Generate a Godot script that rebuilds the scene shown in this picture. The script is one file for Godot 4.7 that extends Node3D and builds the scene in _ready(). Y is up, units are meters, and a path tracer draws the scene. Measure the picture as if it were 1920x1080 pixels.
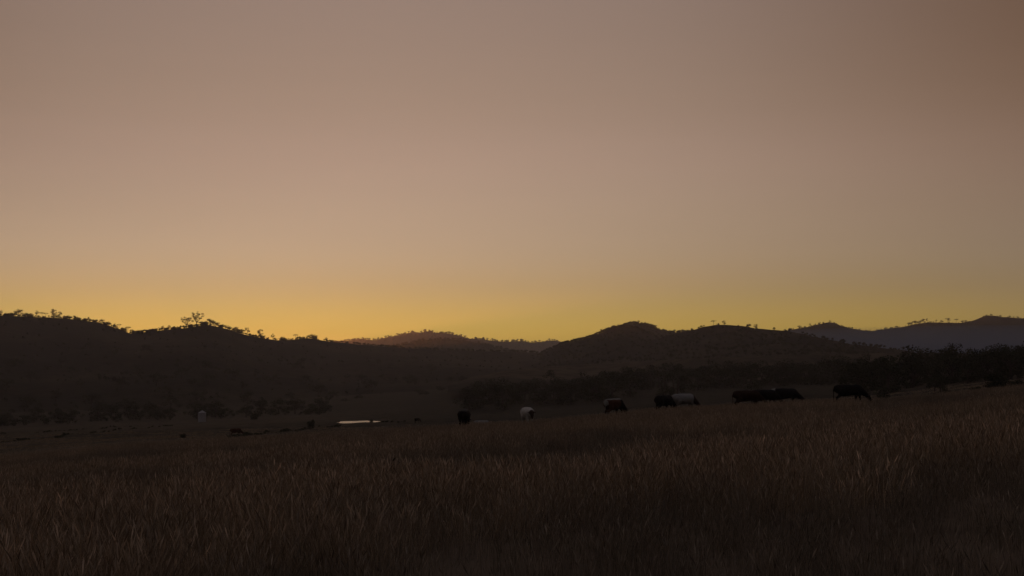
extends Node3D

const EYE := 1.7
const TILT := 3.256          # degrees the camera looks up
const FOC := 2637.0          # focal length in units of 1920-wide pixels

var rng := RandomNumberGenerator.new()
var nz := FastNoiseLite.new()
var used := {}

# ---------------------------------------------------------------- helpers
func numbered(called: String) -> String:
	if not used.has(called):
		used[called] = 0
		return called
	used[called] += 1
	return "%s_%03d" % [called, used[called]]

func tag(o: Node, label := "", category := "", group := "", kind := "") -> void:
	if label: o.set_meta("label", label)
	if category: o.set_meta("category", category)
	if group: o.set_meta("group", group)
	if kind: o.set_meta("kind", kind)

func put(called: String, mesh: Mesh, mat: Material, parent: Node = self) -> MeshInstance3D:
	var o := MeshInstance3D.new()
	o.name = numbered(called) if parent == self else called
	o.mesh = mesh
	if mat: o.material_override = mat
	parent.add_child(o, true)
	return o

func base(called: String, where: Vector3, turn := 0.0) -> Node3D:
	var o := Node3D.new()
	o.name = numbered(called)
	add_child(o, true)
	o.position = where
	o.rotation.y = turn
	return o

# a sight line of the survey: azimuth and slope for a point of the picture
func sight(x: float, y: float) -> Vector2:
	var v := Basis(Vector3.RIGHT, deg_to_rad(TILT)) * Vector3((x - 960.0) / FOC, (540.0 - y) / FOC, -1.0)
	return Vector2(atan2(v.x, -v.z), v.y / Vector2(v.x, v.z).length())

func azx(x: float) -> float:
	return sight(x, 690.0).x

func polar(az: float, r: float, h: float) -> Vector3:
	return Vector3(sin(az) * r, h, -cos(az) * r)

func hash01(i: int) -> float:
	return fposmod(sin(float(i) * 12.9898) * 43758.5453, 1.0)

# ---------------------------------------------------------------- ground heights (relative to the eye)
const GX := [-400.0, 0.0, 320.0, 640.0, 960.0, 1280.0, 1600.0, 1920.0, 2320.0]
const GR := [1.0, 12.0, 30.0, 60.0, 95.0, 130.0, 200.0, 300.0, 400.0, 550.0, 700.0, 900.0, 1400.0, 6400.0]
const GH := [
	[-1.7, -1.7, -1.7, -1.7, -1.7, -1.7, -1.7, -1.7, -1.7],
	[-2.05, -1.95, -1.88, -1.82, -1.75, -1.70, -1.63, -1.55, -1.45],
	[-3.1, -2.85, -2.65, -2.45, -2.25, -2.05, -1.85, -1.55, -1.25],
	[-4.8, -4.30, -3.85, -3.40, -3.05, -2.52, -2.15, -1.50, -0.9],
	[-6.8, -5.95, -5.20, -4.60, -3.95, -2.98, -2.40, -1.42, -0.6],
	[-8.9, -7.90, -7.05, -6.35, -5.60, -4.35, -3.70, -1.90, -0.6],
	[-11.6, -10.8, -9.85, -9.45, -8.90, -7.60, -5.70, -2.40, -0.8],
	[-14.6, -14.2, -13.4, -13.1, -12.3, -9.70, -6.60, -2.50, -0.6],
	[-18.0, -17.6, -16.7, -15.2, -15.0, -10.9, -6.80, -2.00, 0.2],
	[-23.0, -22.9, -21.0, -18.4, -16.6, -11.0, -6.70, -1.00, 1.2],
	[-26.0, -26.0, -24.0, -21.5, -16.0, -9.80, -6.00, 0.0, 2.0],
	[-26.0, -26.0, -24.5, -21.5, -15.0, -8.80, -5.00, 0.5, 2.0],
	[-25.0, -24.0, -22.0, -20.0, -14.0, -8.00, -4.00, 1.0, 2.0],
	[-30.0, -30.0, -30.0, -30.0, -30.0, -30.0, -30.0, -30.0, -30.0]]

func ground_h(az: float, r: float) -> float:
	var a := clampf(az, -0.5, 0.5)
	var x := clampf(960.0 + FOC * tan(a), -399.0, 2319.0)
	var i := 0
	while x > GX[i + 1]: i += 1
	var u: float = (x - GX[i]) / (GX[i + 1] - GX[i])
	u = lerpf(u, u * u * (3.0 - 2.0 * u), 0.35)
	var rr := clampf(r, 1.0, 6399.0)
	var j := 0
	while rr > GR[j + 1]: j += 1
	var n := GR.size()
	var l0: float = log(GR[maxi(j - 1, 0)])
	var l1: float = log(GR[j])
	var l2: float = log(GR[j + 1])
	var l3: float = log(GR[mini(j + 2, n - 1)])
	var t: float = (log(rr) - l1) / (l2 - l1)
	var y0 := lerpf(GH[maxi(j - 1, 0)][i], GH[maxi(j - 1, 0)][i + 1], u)
	var y1 := lerpf(GH[j][i], GH[j][i + 1], u)
	var y2 := lerpf(GH[j + 1][i], GH[j + 1][i + 1], u)
	var y3 := lerpf(GH[mini(j + 2, n - 1)][i], GH[mini(j + 2, n - 1)][i + 1], u)
	var m1: float = (y2 - y0) / maxf(l2 - l0, 1e-4) * (l2 - l1)
	var m2: float = (y3 - y1) / maxf(l3 - l1, 1e-4) * (l2 - l1)
	var t2 := t * t
	var t3 := t2 * t
	var h := (2.0 * t3 - 3.0 * t2 + 1.0) * y1 + (t3 - 2.0 * t2 + t) * m1 + (-2.0 * t3 + 3.0 * t2) * y2 + (t3 - t2) * m2
	var px := sin(az) * r
	var pz := -cos(az) * r
	var bump := nz.get_noise_2d(px * 2.2, pz * 2.2) * lerpf(0.12, 0.8, smoothstep(110.0, 330.0, r))
	h += bump
	# the dam: a hollow in the valley floor
	var d := pond_d(px, pz)
	if d < 3.0:
		var k := smoothstep(3.0, 1.0, d)
		h = lerpf(h, -15.2 if d > 1.05 else -15.75, k)
	return h + EYE

const POND := Vector2(-43.6, -400.0)   # x, z of its centre
func pond_d(x: float, z: float) -> float:
	var q := Vector2(x, z) - POND
	var a := POND.angle()
	q = q.rotated(-a)                   # q.x along the sight, q.y across
	q.x -= q.y * 0.5
	return Vector2(q.x / 10.0, q.y / 5.3).length() + 0.07 * sin(q.angle() * 3.0 + 1.0) + 0.05 * sin(q.angle() * 7.0 + 2.0)

# ---------------------------------------------------------------- materials
var M := {}

func noise_tex(freq: float, ramp: Array, sd: int, size := 512, oct := 5) -> NoiseTexture2D:
	var f := FastNoiseLite.new()
	f.seed = sd
	f.frequency = freq
	f.fractal_octaves = oct
	var g := Gradient.new()
	var offs := PackedFloat32Array()
	var cols := PackedColorArray()
	for e in ramp:
		offs.append(e[0])
		cols.append(Color(e[1], e[2], e[3]).linear_to_srgb())
	g.offsets = offs
	g.colors = cols
	var t := NoiseTexture2D.new()
	t.width = size
	t.height = size
	t.seamless = true
	t.noise = f
	t.color_ramp = g
	return t

func bump_tex(freq: float, sd: int, strength := 6.0) -> NoiseTexture2D:
	var t := noise_tex(freq, [[0.0, 0, 0, 0], [1.0, 1, 1, 1]], sd, 512, 4)
	t.color_ramp = null
	t.as_normal_map = true
	t.bump_strength = strength
	return t

func earth(tex: Texture2D, metres: float, rough := 1.0) -> StandardMaterial3D:
	var m := StandardMaterial3D.new()
	m.albedo_texture = tex
	m.uv1_triplanar = true
	m.uv1_world_triplanar = true
	m.uv1_scale = Vector3.ONE / metres
	m.roughness = rough
	m.metallic_specular = 0.15
	m.vertex_color_use_as_albedo = true
	return m

func flat(c: Color, rough := 0.85) -> StandardMaterial3D:
	var m := StandardMaterial3D.new()
	m.albedo_color = c.linear_to_srgb()
	m.roughness = rough
	m.metallic_specular = 0.25
	return m

func painted(rough := 0.9, spec := 0.15) -> StandardMaterial3D:
	var m := StandardMaterial3D.new()
	m.vertex_color_use_as_albedo = true
	m.roughness = rough
	m.metallic_specular = spec
	m.cull_mode = BaseMaterial3D.CULL_DISABLED
	return m

func make_materials() -> void:
	M.paddock = earth(noise_tex(0.012, [[0.0, 0.45, 0.45, 0.42], [0.45, 0.8, 0.78, 0.74], [0.6, 1.0, 0.98, 0.94], [1.0, 1.25, 1.15, 1.0]], 3), 26.0)
	M.hill = earth(noise_tex(0.02, [[0.0, 0.35, 0.36, 0.34], [0.42, 0.6, 0.6, 0.56], [0.58, 1.0, 0.96, 0.9], [1.0, 1.3, 1.2, 1.05]], 9), 160.0)
	M.leaf = painted(0.75, 0.2)
	M.leaf.backlight = Color(0.05, 0.06, 0.03)
	M.bark = earth(noise_tex(0.03, [[0.0, 0.05, 0.042, 0.036], [0.5, 0.075, 0.064, 0.055], [1.0, 0.12, 0.105, 0.09]], 5, 256), 2.0)
	M.bark.vertex_color_use_as_albedo = false
	M.grass = painted(0.85, 0.12)
	M.grass.backlight = Color(0.95, 0.9, 0.84)
	M.hide = painted(0.8, 0.2)
	M.eye = flat(Color(0.01, 0.008, 0.006), 0.2)
	M.hoof = flat(Color(0.025, 0.022, 0.02), 0.7)
	M.water = StandardMaterial3D.new()
	M.water.albedo_color = Color(0.02, 0.022, 0.02).linear_to_srgb()
	M.water.roughness = 0.22
	M.water.metallic_specular = 0.9
	M.water.normal_enabled = true
	M.water.normal_texture = bump_tex(0.03, 21, 2.0)
	M.water.normal_scale = 0.5
	M.water.uv1_triplanar = true
	M.water.uv1_world_triplanar = true
	M.water.uv1_scale = Vector3.ONE / 6.0
	M.iron = earth(noise_tex(0.02, [[0.0, 0.24, 0.235, 0.24], [0.5, 0.32, 0.31, 0.32], [1.0, 0.40, 0.39, 0.41]], 31, 256), 3.0, 0.55)
	M.iron.vertex_color_use_as_albedo = false
	M.iron.metallic_specular = 0.3
	M.pipe = flat(Color(0.12, 0.11, 0.10), 0.6)

# ---------------------------------------------------------------- sky
func mono(a: Color, b: Color, c: Color, d: Color, ea: float, eb: float, ec: float, ed: float, t: float) -> Color:
	var m1 := (c - a) * ((ec - eb) / (ec - ea))
	var m2 := (d - b) * ((ec - eb) / (ed - eb))
	var t2 := t * t
	var t3 := t2 * t
	return b * (2.0 * t3 - 3.0 * t2 + 1.0) + m1 * (t3 - 2.0 * t2 + t) + c * (3.0 * t2 - 2.0 * t3) + m2 * (t3 - t2)

func make_sky() -> Sky:
	var w := 1536
	var h := 768
	# elevation in degrees -> linear radiance on the sunset side
	var el := [0.0, 0.9, 2.0, 3.2, 4.6, 6.5, 8.5, 11.0, 15.0, 22.0, 35.0, 60.0, 90.0]
	var rgb := [Color(0.86, 0.58, 0.072), Color(0.83, 0.555, 0.078), Color(0.72, 0.485, 0.122), Color(0.575, 0.40, 0.187), Color(0.515, 0.373, 0.238),
		Color(0.462, 0.332, 0.237), Color(0.42, 0.294, 0.222), Color(0.358, 0.250, 0.189), Color(0.305, 0.217, 0.175), Color(0.25, 0.19, 0.17),
		Color(0.185, 0.160, 0.170), Color(0.13, 0.132, 0.162), Color(0.108, 0.120, 0.168)]
	var wisp := FastNoiseLite.new()
	wisp.seed = 8
	wisp.frequency = 0.9
	wisp.fractal_octaves = 3
	var data := PackedFloat32Array()
	data.resize(w * h * 3)
	var n := 0
	for j in h:
		var e := 90.0 - (float(j) + 0.5) / h * 180.0
		var c: Color = rgb[0]
		if e > 0.0:
			var k := 0
			while k < el.size() - 2 and e > el[k + 1]: k += 1
			var t := clampf((e - el[k]) / (el[k + 1] - el[k]), 0.0, 1.0)
			var kp: int = maxi(k - 1, 0)
			var kn: int = mini(k + 2, el.size() - 1)
			c = mono(rgb[kp], rgb[k], rgb[k + 1], rgb[kn], el[kp], el[k], el[k + 1], el[kn], t)
		else:
			c = Color(0.03, 0.025, 0.02)
		# the glow leans to the side as it rises, along the path the sun went down
		var sun_az := lerpf(azx(420.0), azx(690.0), smoothstep(2.0, 9.0, e))
		var spread := lerpf(26.5, 29.0, smoothstep(2.0, 9.0, e))
		for i in w:
			var az := wrapf((float(i) + 0.5) / w * TAU, -PI, PI)      # 0 looks along -Z
			var d := absf(rad_to_deg(wrapf(az - sun_az, -PI, PI)))
			var g := 0.36 + 0.64 * exp(-pow(d / spread, 1.7))
			g = lerpf(1.0, g, smoothstep(85.0, 25.0, e))
			# away from the glow the low band loses its yellow and turns a dull mauve
			var far := smoothstep(24.0, 70.0, d)
			var cc := c
			if e > 0.0:
				var l := c.r * 0.3 + c.g * 0.6 + c.b * 0.1
				cc = c.lerp(Color(l * 1.02, l * 0.96, l * 1.08), far * smoothstep(60.0, 30.0, e))
				# and the air higher up there is dusty brown
				var dust := smoothstep(10.0, 34.0, d) * smoothstep(1.5, 15.0, e) * smoothstep(70.0, 20.0, e)
				cc = Color(cc.r * (1.0 - 0.27 * dust), cc.g * (1.0 - 0.41 * dust), cc.b * (1.0 - 0.54 * dust))
				if e < 14.0:
					g *= 1.0 + 0.012 * wisp.get_noise_2d(az * 4.0, e * 1.3)
			data[n] = cc.r * g
			data[n + 1] = cc.g * g
			data[n + 2] = cc.b * g
			n += 3
	var img := Image.create_from_data(w, h, false, Image.FORMAT_RGBF, data.to_byte_array())
	var pm := PanoramaSkyMaterial.new()
	pm.panorama = ImageTexture.create_from_image(img)
	var s := Sky.new()
	s.sky_material = pm
	return s

# ---------------------------------------------------------------- ready
func _ready() -> void:
	rng.seed = 20240611
	nz.seed = 4
	nz.frequency = 0.02
	nz.fractal_octaves = 4
	var cam := Camera3D.new()
	cam.name = "camera"
	cam.fov = rad_to_deg(2.0 * atan(540.0 / FOC))
	cam.near = 0.1
	cam.far = 20000.0
	cam.position = Vector3(0, EYE, 0)
	cam.rotation_degrees.x = TILT
	add_child(cam)
	cam.current = true
	var e := Environment.new()
	e.background_mode = Environment.BG_SKY
	e.sky = make_sky()
	e.background_energy_multiplier = 1.0
	e.tonemap_mode = Environment.TONE_MAPPER_LINEAR
	e.tonemap_exposure = 1.0
	e.sdfgi_enabled = true
	e.ssao_enabled = true
	e.ssil_enabled = true
	e.volumetric_fog_enabled = true        # thin evening haze that scatters the glow forwards
	e.volumetric_fog_density = 0.00011
	e.volumetric_fog_albedo = Color(1.0, 0.96, 0.98)
	e.volumetric_fog_anisotropy = 0.74
	e.volumetric_fog_length = 5000.0
	var we := WorldEnvironment.new()
	we.name = "world_environment"
	we.environment = e
	add_child(we)
	var sun := DirectionalLight3D.new()
	sun.name = "setting_sun"
	sun.light_color = Color(1.0, 0.62, 0.32)
	sun.light_energy = 0.2
	sun.light_angular_distance = 0.5
	sun.shadow_enabled = true
	add_child(sun)
	var sd := azx(420.0)
	var towards := Vector3(sin(sd), tan(deg_to_rad(0.3)), -cos(sd)).normalized()
	sun.look_at_from_position(Vector3.ZERO, -towards, Vector3.UP)

	make_materials()
	make_ground()
	make_hills()
	make_water()
	make_tree_kinds()
	plant_trees()
	make_mist()
	make_tank()
	make_cattle()
	make_grass()

# ---------------------------------------------------------------- ground
func sheet(cols: int, rows: int, pts: PackedVector3Array, colors: PackedColorArray) -> ArrayMesh:
	var nor := PackedVector3Array()
	nor.resize(pts.size())
	var idx := PackedInt32Array()
	for j in rows - 1:
		for i in cols - 1:
			var a := j * cols + i
			idx.append_array([a, a + cols, a + 1, a + 1, a + cols, a + cols + 1])
	if (pts[cols] - pts[1]).cross(pts[0] - pts[1]).y < 0.0: idx.reverse()      # front faces up
	for j in rows:
		for i in cols:
			var l := pts[j * cols + maxi(i - 1, 0)]
			var r := pts[j * cols + mini(i + 1, cols - 1)]
			var b := pts[maxi(j - 1, 0) * cols + i]
			var f := pts[mini(j + 1, rows - 1) * cols + i]
			var nn := (r - l).cross(f - b).normalized()
			nor[j * cols + i] = nn if nn.y >= 0.0 else -nn
	var arr := []
	arr.resize(Mesh.ARRAY_MAX)
	arr[Mesh.ARRAY_VERTEX] = pts
	arr[Mesh.ARRAY_NORMAL] = nor
	arr[Mesh.ARRAY_COLOR] = colors
	arr[Mesh.ARRAY_INDEX] = idx
	var m := ArrayMesh.new()
	m.add_surface_from_arrays(Mesh.PRIMITIVE_TRIANGLES, arr)
	return m

func make_ground() -> void:
	var azs := PackedFloat32Array()
	var a := -180.0
	while a <= 180.01:
		azs.append(deg_to_rad(a))
		if absf(a) < 24.0 or (a < 0.0 and a >= -24.5 and a < -23.0): a += 0.25
		elif absf(a + 24.0) < 0.01: a += 0.25
		else: a += 6.0
	var rs := PackedFloat32Array()
	var r := 0.6
	while r < 6300.0:
		rs.append(r)
		if r < 330.0: r *= 1.025
		elif r < 450.0: r += 3.0
		elif r < 1500.0: r *= 1.02
		else: r *= 1.12
	rs.append(6380.0)
	var pts := PackedVector3Array()
	var cols := PackedColorArray()
	var dry := Color(0.15, 0.108, 0.075)
	var dark := Color(0.030, 0.030, 0.020)
	for rr in rs:
		for az in azs:
			var p := polar(az, rr, ground_h(az, rr))
			pts.append(p)
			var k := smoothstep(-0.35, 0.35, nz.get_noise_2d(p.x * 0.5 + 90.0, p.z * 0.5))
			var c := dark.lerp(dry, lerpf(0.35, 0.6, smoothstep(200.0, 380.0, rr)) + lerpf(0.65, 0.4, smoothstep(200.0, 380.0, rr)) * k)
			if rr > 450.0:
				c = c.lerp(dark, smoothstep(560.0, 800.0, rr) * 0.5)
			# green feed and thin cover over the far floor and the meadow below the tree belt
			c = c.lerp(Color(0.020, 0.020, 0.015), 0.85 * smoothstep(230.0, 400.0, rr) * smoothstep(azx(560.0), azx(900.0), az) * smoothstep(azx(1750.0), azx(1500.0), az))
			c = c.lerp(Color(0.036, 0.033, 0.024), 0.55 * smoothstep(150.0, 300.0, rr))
			var pd := pond_d(p.x, p.z)
			if pd < 1.6:
				c = c.lerp(Color(0.05, 0.04, 0.03), smoothstep(1.6, 1.1, pd))
			cols.append(c)
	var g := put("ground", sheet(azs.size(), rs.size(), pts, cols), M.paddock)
	tag(g, "dry grass paddock dipping into the dark valley", "ground", "", "structure")

# ---------------------------------------------------------------- hills
var H := {}

func ridge_y(pts: Array, x: float) -> float:
	var i := 0
	while i < pts.size() - 2 and x > pts[i + 1][0]: i += 1
	var t := clampf((x - pts[i][0]) / (pts[i + 1][0] - pts[i][0]), 0.0, 1.0)
	return lerpf(pts[i][1], pts[i + 1][1], lerpf(t, t * t * (3.0 - 2.0 * t), 0.6))

# a point of a hill's near slope: x across, t from its foot (0) to its crest (1), beyond 1 down the far side
func hill_at(k: String, x: float, t: float) -> Vector3:
	var o: Dictionary = H[k]
	var s := sight(x, ridge_y(o.pts, x))
	var u := clampf((x - o.pts[0][0]) / (o.pts[-1][0] - o.pts[0][0]), 0.0, 1.0)
	var rr := lerpf(o.r0, o.r1, u) * (1.0 + 0.06 * sin(x * 0.011 + o.seed))
	var top := s.y * rr + EYE
	var fr: float = rr * o.foot
	var low: float = o.low + EYE
	var r: float
	var h: float
	if t <= 1.0:
		r = lerpf(fr, rr, t)
		h = lerpf(low, top, pow(t, o.bend))
		h += nz.get_noise_2d(sin(s.x) * r * 0.16 + o.seed * 31.0, r * 0.16) * 14.0 * sin(PI * t) * (0.3 + 0.7 * clampf((top - low) / 60.0, 0.0, 1.0))
		# the slope stays under the sight line of its own crest
		h = minf(h, (s.y - 0.0009 * (1.0 - t)) * r + EYE)
	else:
		r = rr + (t - 1.0) * rr * 0.35
		h = lerpf(top, low - 25.0, smoothstep(0.0, 1.0, t - 1.0))
	return polar(s.x, r, h)

func hill(k: String, pts: Array, r0: float, r1: float, foot: float, low: float, bend: float, sd: float, tone: Color, scrub: Color, label: String, step := 4.0) -> void:
	H[k] = {"pts": pts, "r0": r0, "r1": r1, "foot": foot, "low": low, "bend": bend, "seed": sd}
	var nx := int((pts[-1][0] - pts[0][0]) / step) + 1
	var ts := []
	for i in 42: ts.append(float(i) / 41.0)
	for i in range(1, 12): ts.append(1.0 + i / 11.0)
	var v := PackedVector3Array()
	var c := PackedColorArray()
	for t in ts:
		for i in nx:
			var p := hill_at(k, pts[0][0] + i * step, t)
			v.append(p)
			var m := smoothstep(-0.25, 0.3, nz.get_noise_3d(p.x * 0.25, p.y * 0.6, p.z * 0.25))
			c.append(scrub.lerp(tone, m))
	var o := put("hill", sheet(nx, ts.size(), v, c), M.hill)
	tag(o, label, "hill", "", "structure")

func make_hills() -> void:
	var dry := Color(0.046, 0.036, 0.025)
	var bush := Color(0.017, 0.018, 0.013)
	hill("A", [[-700, 640], [-420, 606], [-250, 596], [-120, 589], [-40, 591], [27, 592.5], [60, 594.5], [90, 595], [120, 597], [150, 600], [180, 604], [200, 609], [220, 616], [245, 625], [258, 624.5],
		[280, 621.5], [320, 617.5], [350, 615], [365, 612], [390, 609], [410, 613], [430, 618], [450, 625], [465, 629], [480, 632], [500, 635.5], [520, 638], [545, 637.5], [560, 635.5], [575, 634], [590, 635], [605, 638.5],
		[620, 640.5], [640, 642.5], [680, 646.5], [720, 650], [760, 653], [840, 657], [940, 659.5], [1000, 661], [1060, 666], [1120, 685], [1180, 730]],
		1500.0, 2050.0, 0.45, -27.0, 1.35, 1.0, dry, bush, "long dark ridge under the brightest part of the sunset glow")
	hill("B", [[540, 690], [600, 650], [628, 642], [640, 640], [660, 638], [676, 635], [690, 637], [705, 638], [715, 635], [730, 631.5], [745, 629], [760, 625.5], [775, 622.5], [790, 623.5], [800, 621], [810, 622.5],
		[820, 625], [830, 624.5], [845, 626], [860, 630], [880, 635], [900, 636], [920, 638.5], [940, 640.5], [960, 640.5], [975, 639.5], [1000, 642.5], [1015, 641.5], [1025, 639], [1040, 638.5], [1060, 642], [1080, 645], [1120, 660], [1180, 690]],
		5000.0, 5000.0, 0.6, -30.0, 1.5, 2.0, dry, bush, "hazy brown mountain in the gap between the nearer ridges", 3.0)
	hill("C", [[640, 690], [700, 662], [730, 652], [770, 643], [800, 637.5], [830, 635], [860, 637], [900, 644], [930, 651], [960, 657], [1000, 668], [1040, 690]],
		2900.0, 2900.0, 0.65, -30.0, 1.4, 3.0, dry, bush, "low rounded hill standing before the hazy brown mountain")
	hill("E", [[1080, 690], [1120, 650], [1150, 622], [1172, 610], [1190, 606.5], [1200, 608], [1215, 610], [1225, 614], [1240, 621], [1260, 624], [1280, 623], [1310, 622], [1340, 625], [1400, 660]],
		2500.0, 2500.0, 0.7, -20.0, 1.3, 4.0, dry, bush, "knobbly bush covered summit behind the steep spur", 3.0)
	hill("D", [[960, 700], [1000, 672], [1030, 656], [1060, 643.5], [1090, 637], [1110, 632], [1125, 625], [1140, 618], [1155, 613.5], [1172, 612], [1190, 615], [1215, 625], [1240, 638], [1270, 652], [1320, 672], [1360, 700]],
		1950.0, 1850.0, 0.5, -20.0, 1.4, 5.0, dry, bush, "steep scrubby spur rising right of the valley gap", 3.0)
	hill("F", [[1120, 700], [1180, 660], [1230, 636], [1255, 628], [1275, 623], [1300, 618.5], [1320, 612.5], [1345, 609], [1360, 609], [1390, 611], [1420, 616], [1450, 618.5], [1480, 621], [1500, 625], [1530, 632], [1560, 638], [1600, 646], [1680, 655], [1760, 668], [1840, 700]],
		1550.0, 1350.0, 0.55, -14.0, 1.2, 6.0, dry, bush, "smooth round hill with lone trees on its bare crest")
	hill("G", [[1360, 690], [1420, 640], [1450, 625], [1470, 620.5], [1490, 617], [1515, 613], [1535, 608], [1555, 604], [1565, 605.5], [1580, 612], [1600, 616.5], [1620, 619.5], [1635, 620.5], [1650, 618], [1690, 613.5], [1720, 607], [1740, 604.5],
		[1780, 605], [1800, 605.5], [1820, 602], [1850, 592], [1865, 592], [1880, 594.5], [1920, 597], [1980, 603], [2080, 594], [2200, 612], [2400, 660]],
		3200.0, 3000.0, 0.6, -10.0, 1.4, 7.0, dry, bush, "blue grey range far off behind the dark trees", 3.0)
	hill("T", [[840, 720], [900, 704], [960, 693], [1060, 685], [1120, 682], [1200, 678], [1280, 673], [1400, 668], [1500, 665], [1600, 663], [1680, 661], [1800, 662], [1950, 668], [2100, 690]],
		1050.0, 950.0, 0.8, -14.0, 1.1, 8.0, Color(0.09, 0.067, 0.045), Color(0.035, 0.03, 0.021), "pale grassy bench at the foot of the smooth round hill")

func make_mist() -> void:
	# a bank of bluish evening mist lying in the valley before the far range
	var f := FogVolume.new()
	f.name = "valley_mist"
	f.shape = RenderingServer.FOG_VOLUME_SHAPE_ELLIPSOID
	f.size = Vector3(1500, 130, 1100)
	var m := FogMaterial.new()
	m.density = 0.00055
	m.albedo = Color(0.66, 0.80, 1.0)
	f.material = m
	add_child(f)
	f.position = polar(azx(1830.0), 2250.0, 0.0)
	f.rotation.y = -azx(1830.0)
	tag(f, "bluish evening mist in front of the blue grey range", "mist", "", "stuff")

# ---------------------------------------------------------------- water
func make_water() -> void:
	var st := SurfaceTool.new()
	st.begin(Mesh.PRIMITIVE_TRIANGLES)
	var c := Vector3(POND.x, -15.3 + EYE, POND.y)
	var rim := []
	for i in 72:
		var a := TAU * i / 72.0
		var dir := Vector2(cos(a), sin(a))
		var lo := 0.0
		var hi := 40.0
		for k in 24:
			var mid := (lo + hi) / 2.0
			if pond_d(POND.x + dir.x * mid, POND.y + dir.y * mid) < 1.12: lo = mid
			else: hi = mid
		rim.append(c + Vector3(dir.x, 0, dir.y) * lo)
	for i in 72:
		for p in [c, rim[i], rim[(i + 1) % 72]]:
			st.set_normal(Vector3.UP)
			st.add_vertex(p)
	var w := put("water", st.commit(), M.water)
	tag(w, "small farm dam in the valley shining with sky light", "pond", "", "structure")

# ---------------------------------------------------------------- trees
class Buf:
	var v := PackedVector3Array()
	var n := PackedVector3Array()
	var c := PackedColorArray()
	func tri(a: Vector3, b: Vector3, d: Vector3, na: Vector3, nb: Vector3, nd: Vector3, col: Color) -> void:
		if (d - a).cross(b - a).dot(na) >= 0.0:       # front faces run clockwise
			v.append(a); v.append(b); v.append(d)
			n.append(na); n.append(nb); n.append(nd)
		else:
			v.append(a); v.append(d); v.append(b)
			n.append(na); n.append(nd); n.append(nb)
		c.append(col); c.append(col); c.append(col)
	func tube(p: Vector3, q: Vector3, r0: float, r1: float, sides: int, col := Color.WHITE) -> void:
		var d := (q - p).normalized()
		var u := d.cross(Vector3.RIGHT if absf(d.x) < 0.8 else Vector3.UP).normalized()
		var w := d.cross(u)
		for i in sides:
			var a := TAU * i / sides
			var b := TAU * (i + 1) / sides
			var na := u * cos(a) + w * sin(a)
			var nb := u * cos(b) + w * sin(b)
			tri(p + na * r0, q + na * r1, p + nb * r0, na, na, nb, col)
			tri(p + nb * r0, q + na * r1, q + nb * r1, nb, na, nb, col)
	func leaf(p: Vector3, dir: Vector3, side: Vector3, s: float, w: float, col: Color) -> void:
		var nn := dir.cross(side).normalized()
		var a := p - dir * s * 0.5
		var b := p + side * w * 0.5
		var e := p + dir * s * 0.5
		var f := p - side * w * 0.5
		tri(a, b, e, nn, nn, nn, col)
		tri(a, e, f, nn, nn, nn, col)
	func mesh() -> ArrayMesh:
		var arr := []
		arr.resize(Mesh.ARRAY_MAX)
		arr[Mesh.ARRAY_VERTEX] = v
		arr[Mesh.ARRAY_NORMAL] = n
		arr[Mesh.ARRAY_COLOR] = c
		var m := ArrayMesh.new()
		m.add_surface_from_arrays(Mesh.PRIMITIVE_TRIANGLES, arr)
		return m

func rv() -> Vector3:
	var z := rng.randf_range(-1, 1)
	var a := rng.randf() * TAU
	var s := sqrt(1.0 - z * z)
	return Vector3(s * cos(a), z, s * sin(a))

func clump(b: Buf, c: Vector3, rad: Vector3, n: int, size: float, tone: Color) -> void:
	var shade := rng.randf_range(0.75, 1.25)
	for i in n:
		var p := rv() * pow(rng.randf(), 0.4)
		p = c + p * rad
		var d := rv()
		var s := d.cross(rv()).normalized()
		var k := shade * rng.randf_range(0.7, 1.35)
		b.leaf(p, d, s, size * rng.randf_range(0.7, 1.3), size * rng.randf_range(0.45, 0.8), Color(tone.r * k, tone.g * k, tone.b * k))

# every kind is about one unit (10 m) tall before scaling; kind -> [[trunk, crown], ...]
var KINDS := {}

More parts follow.
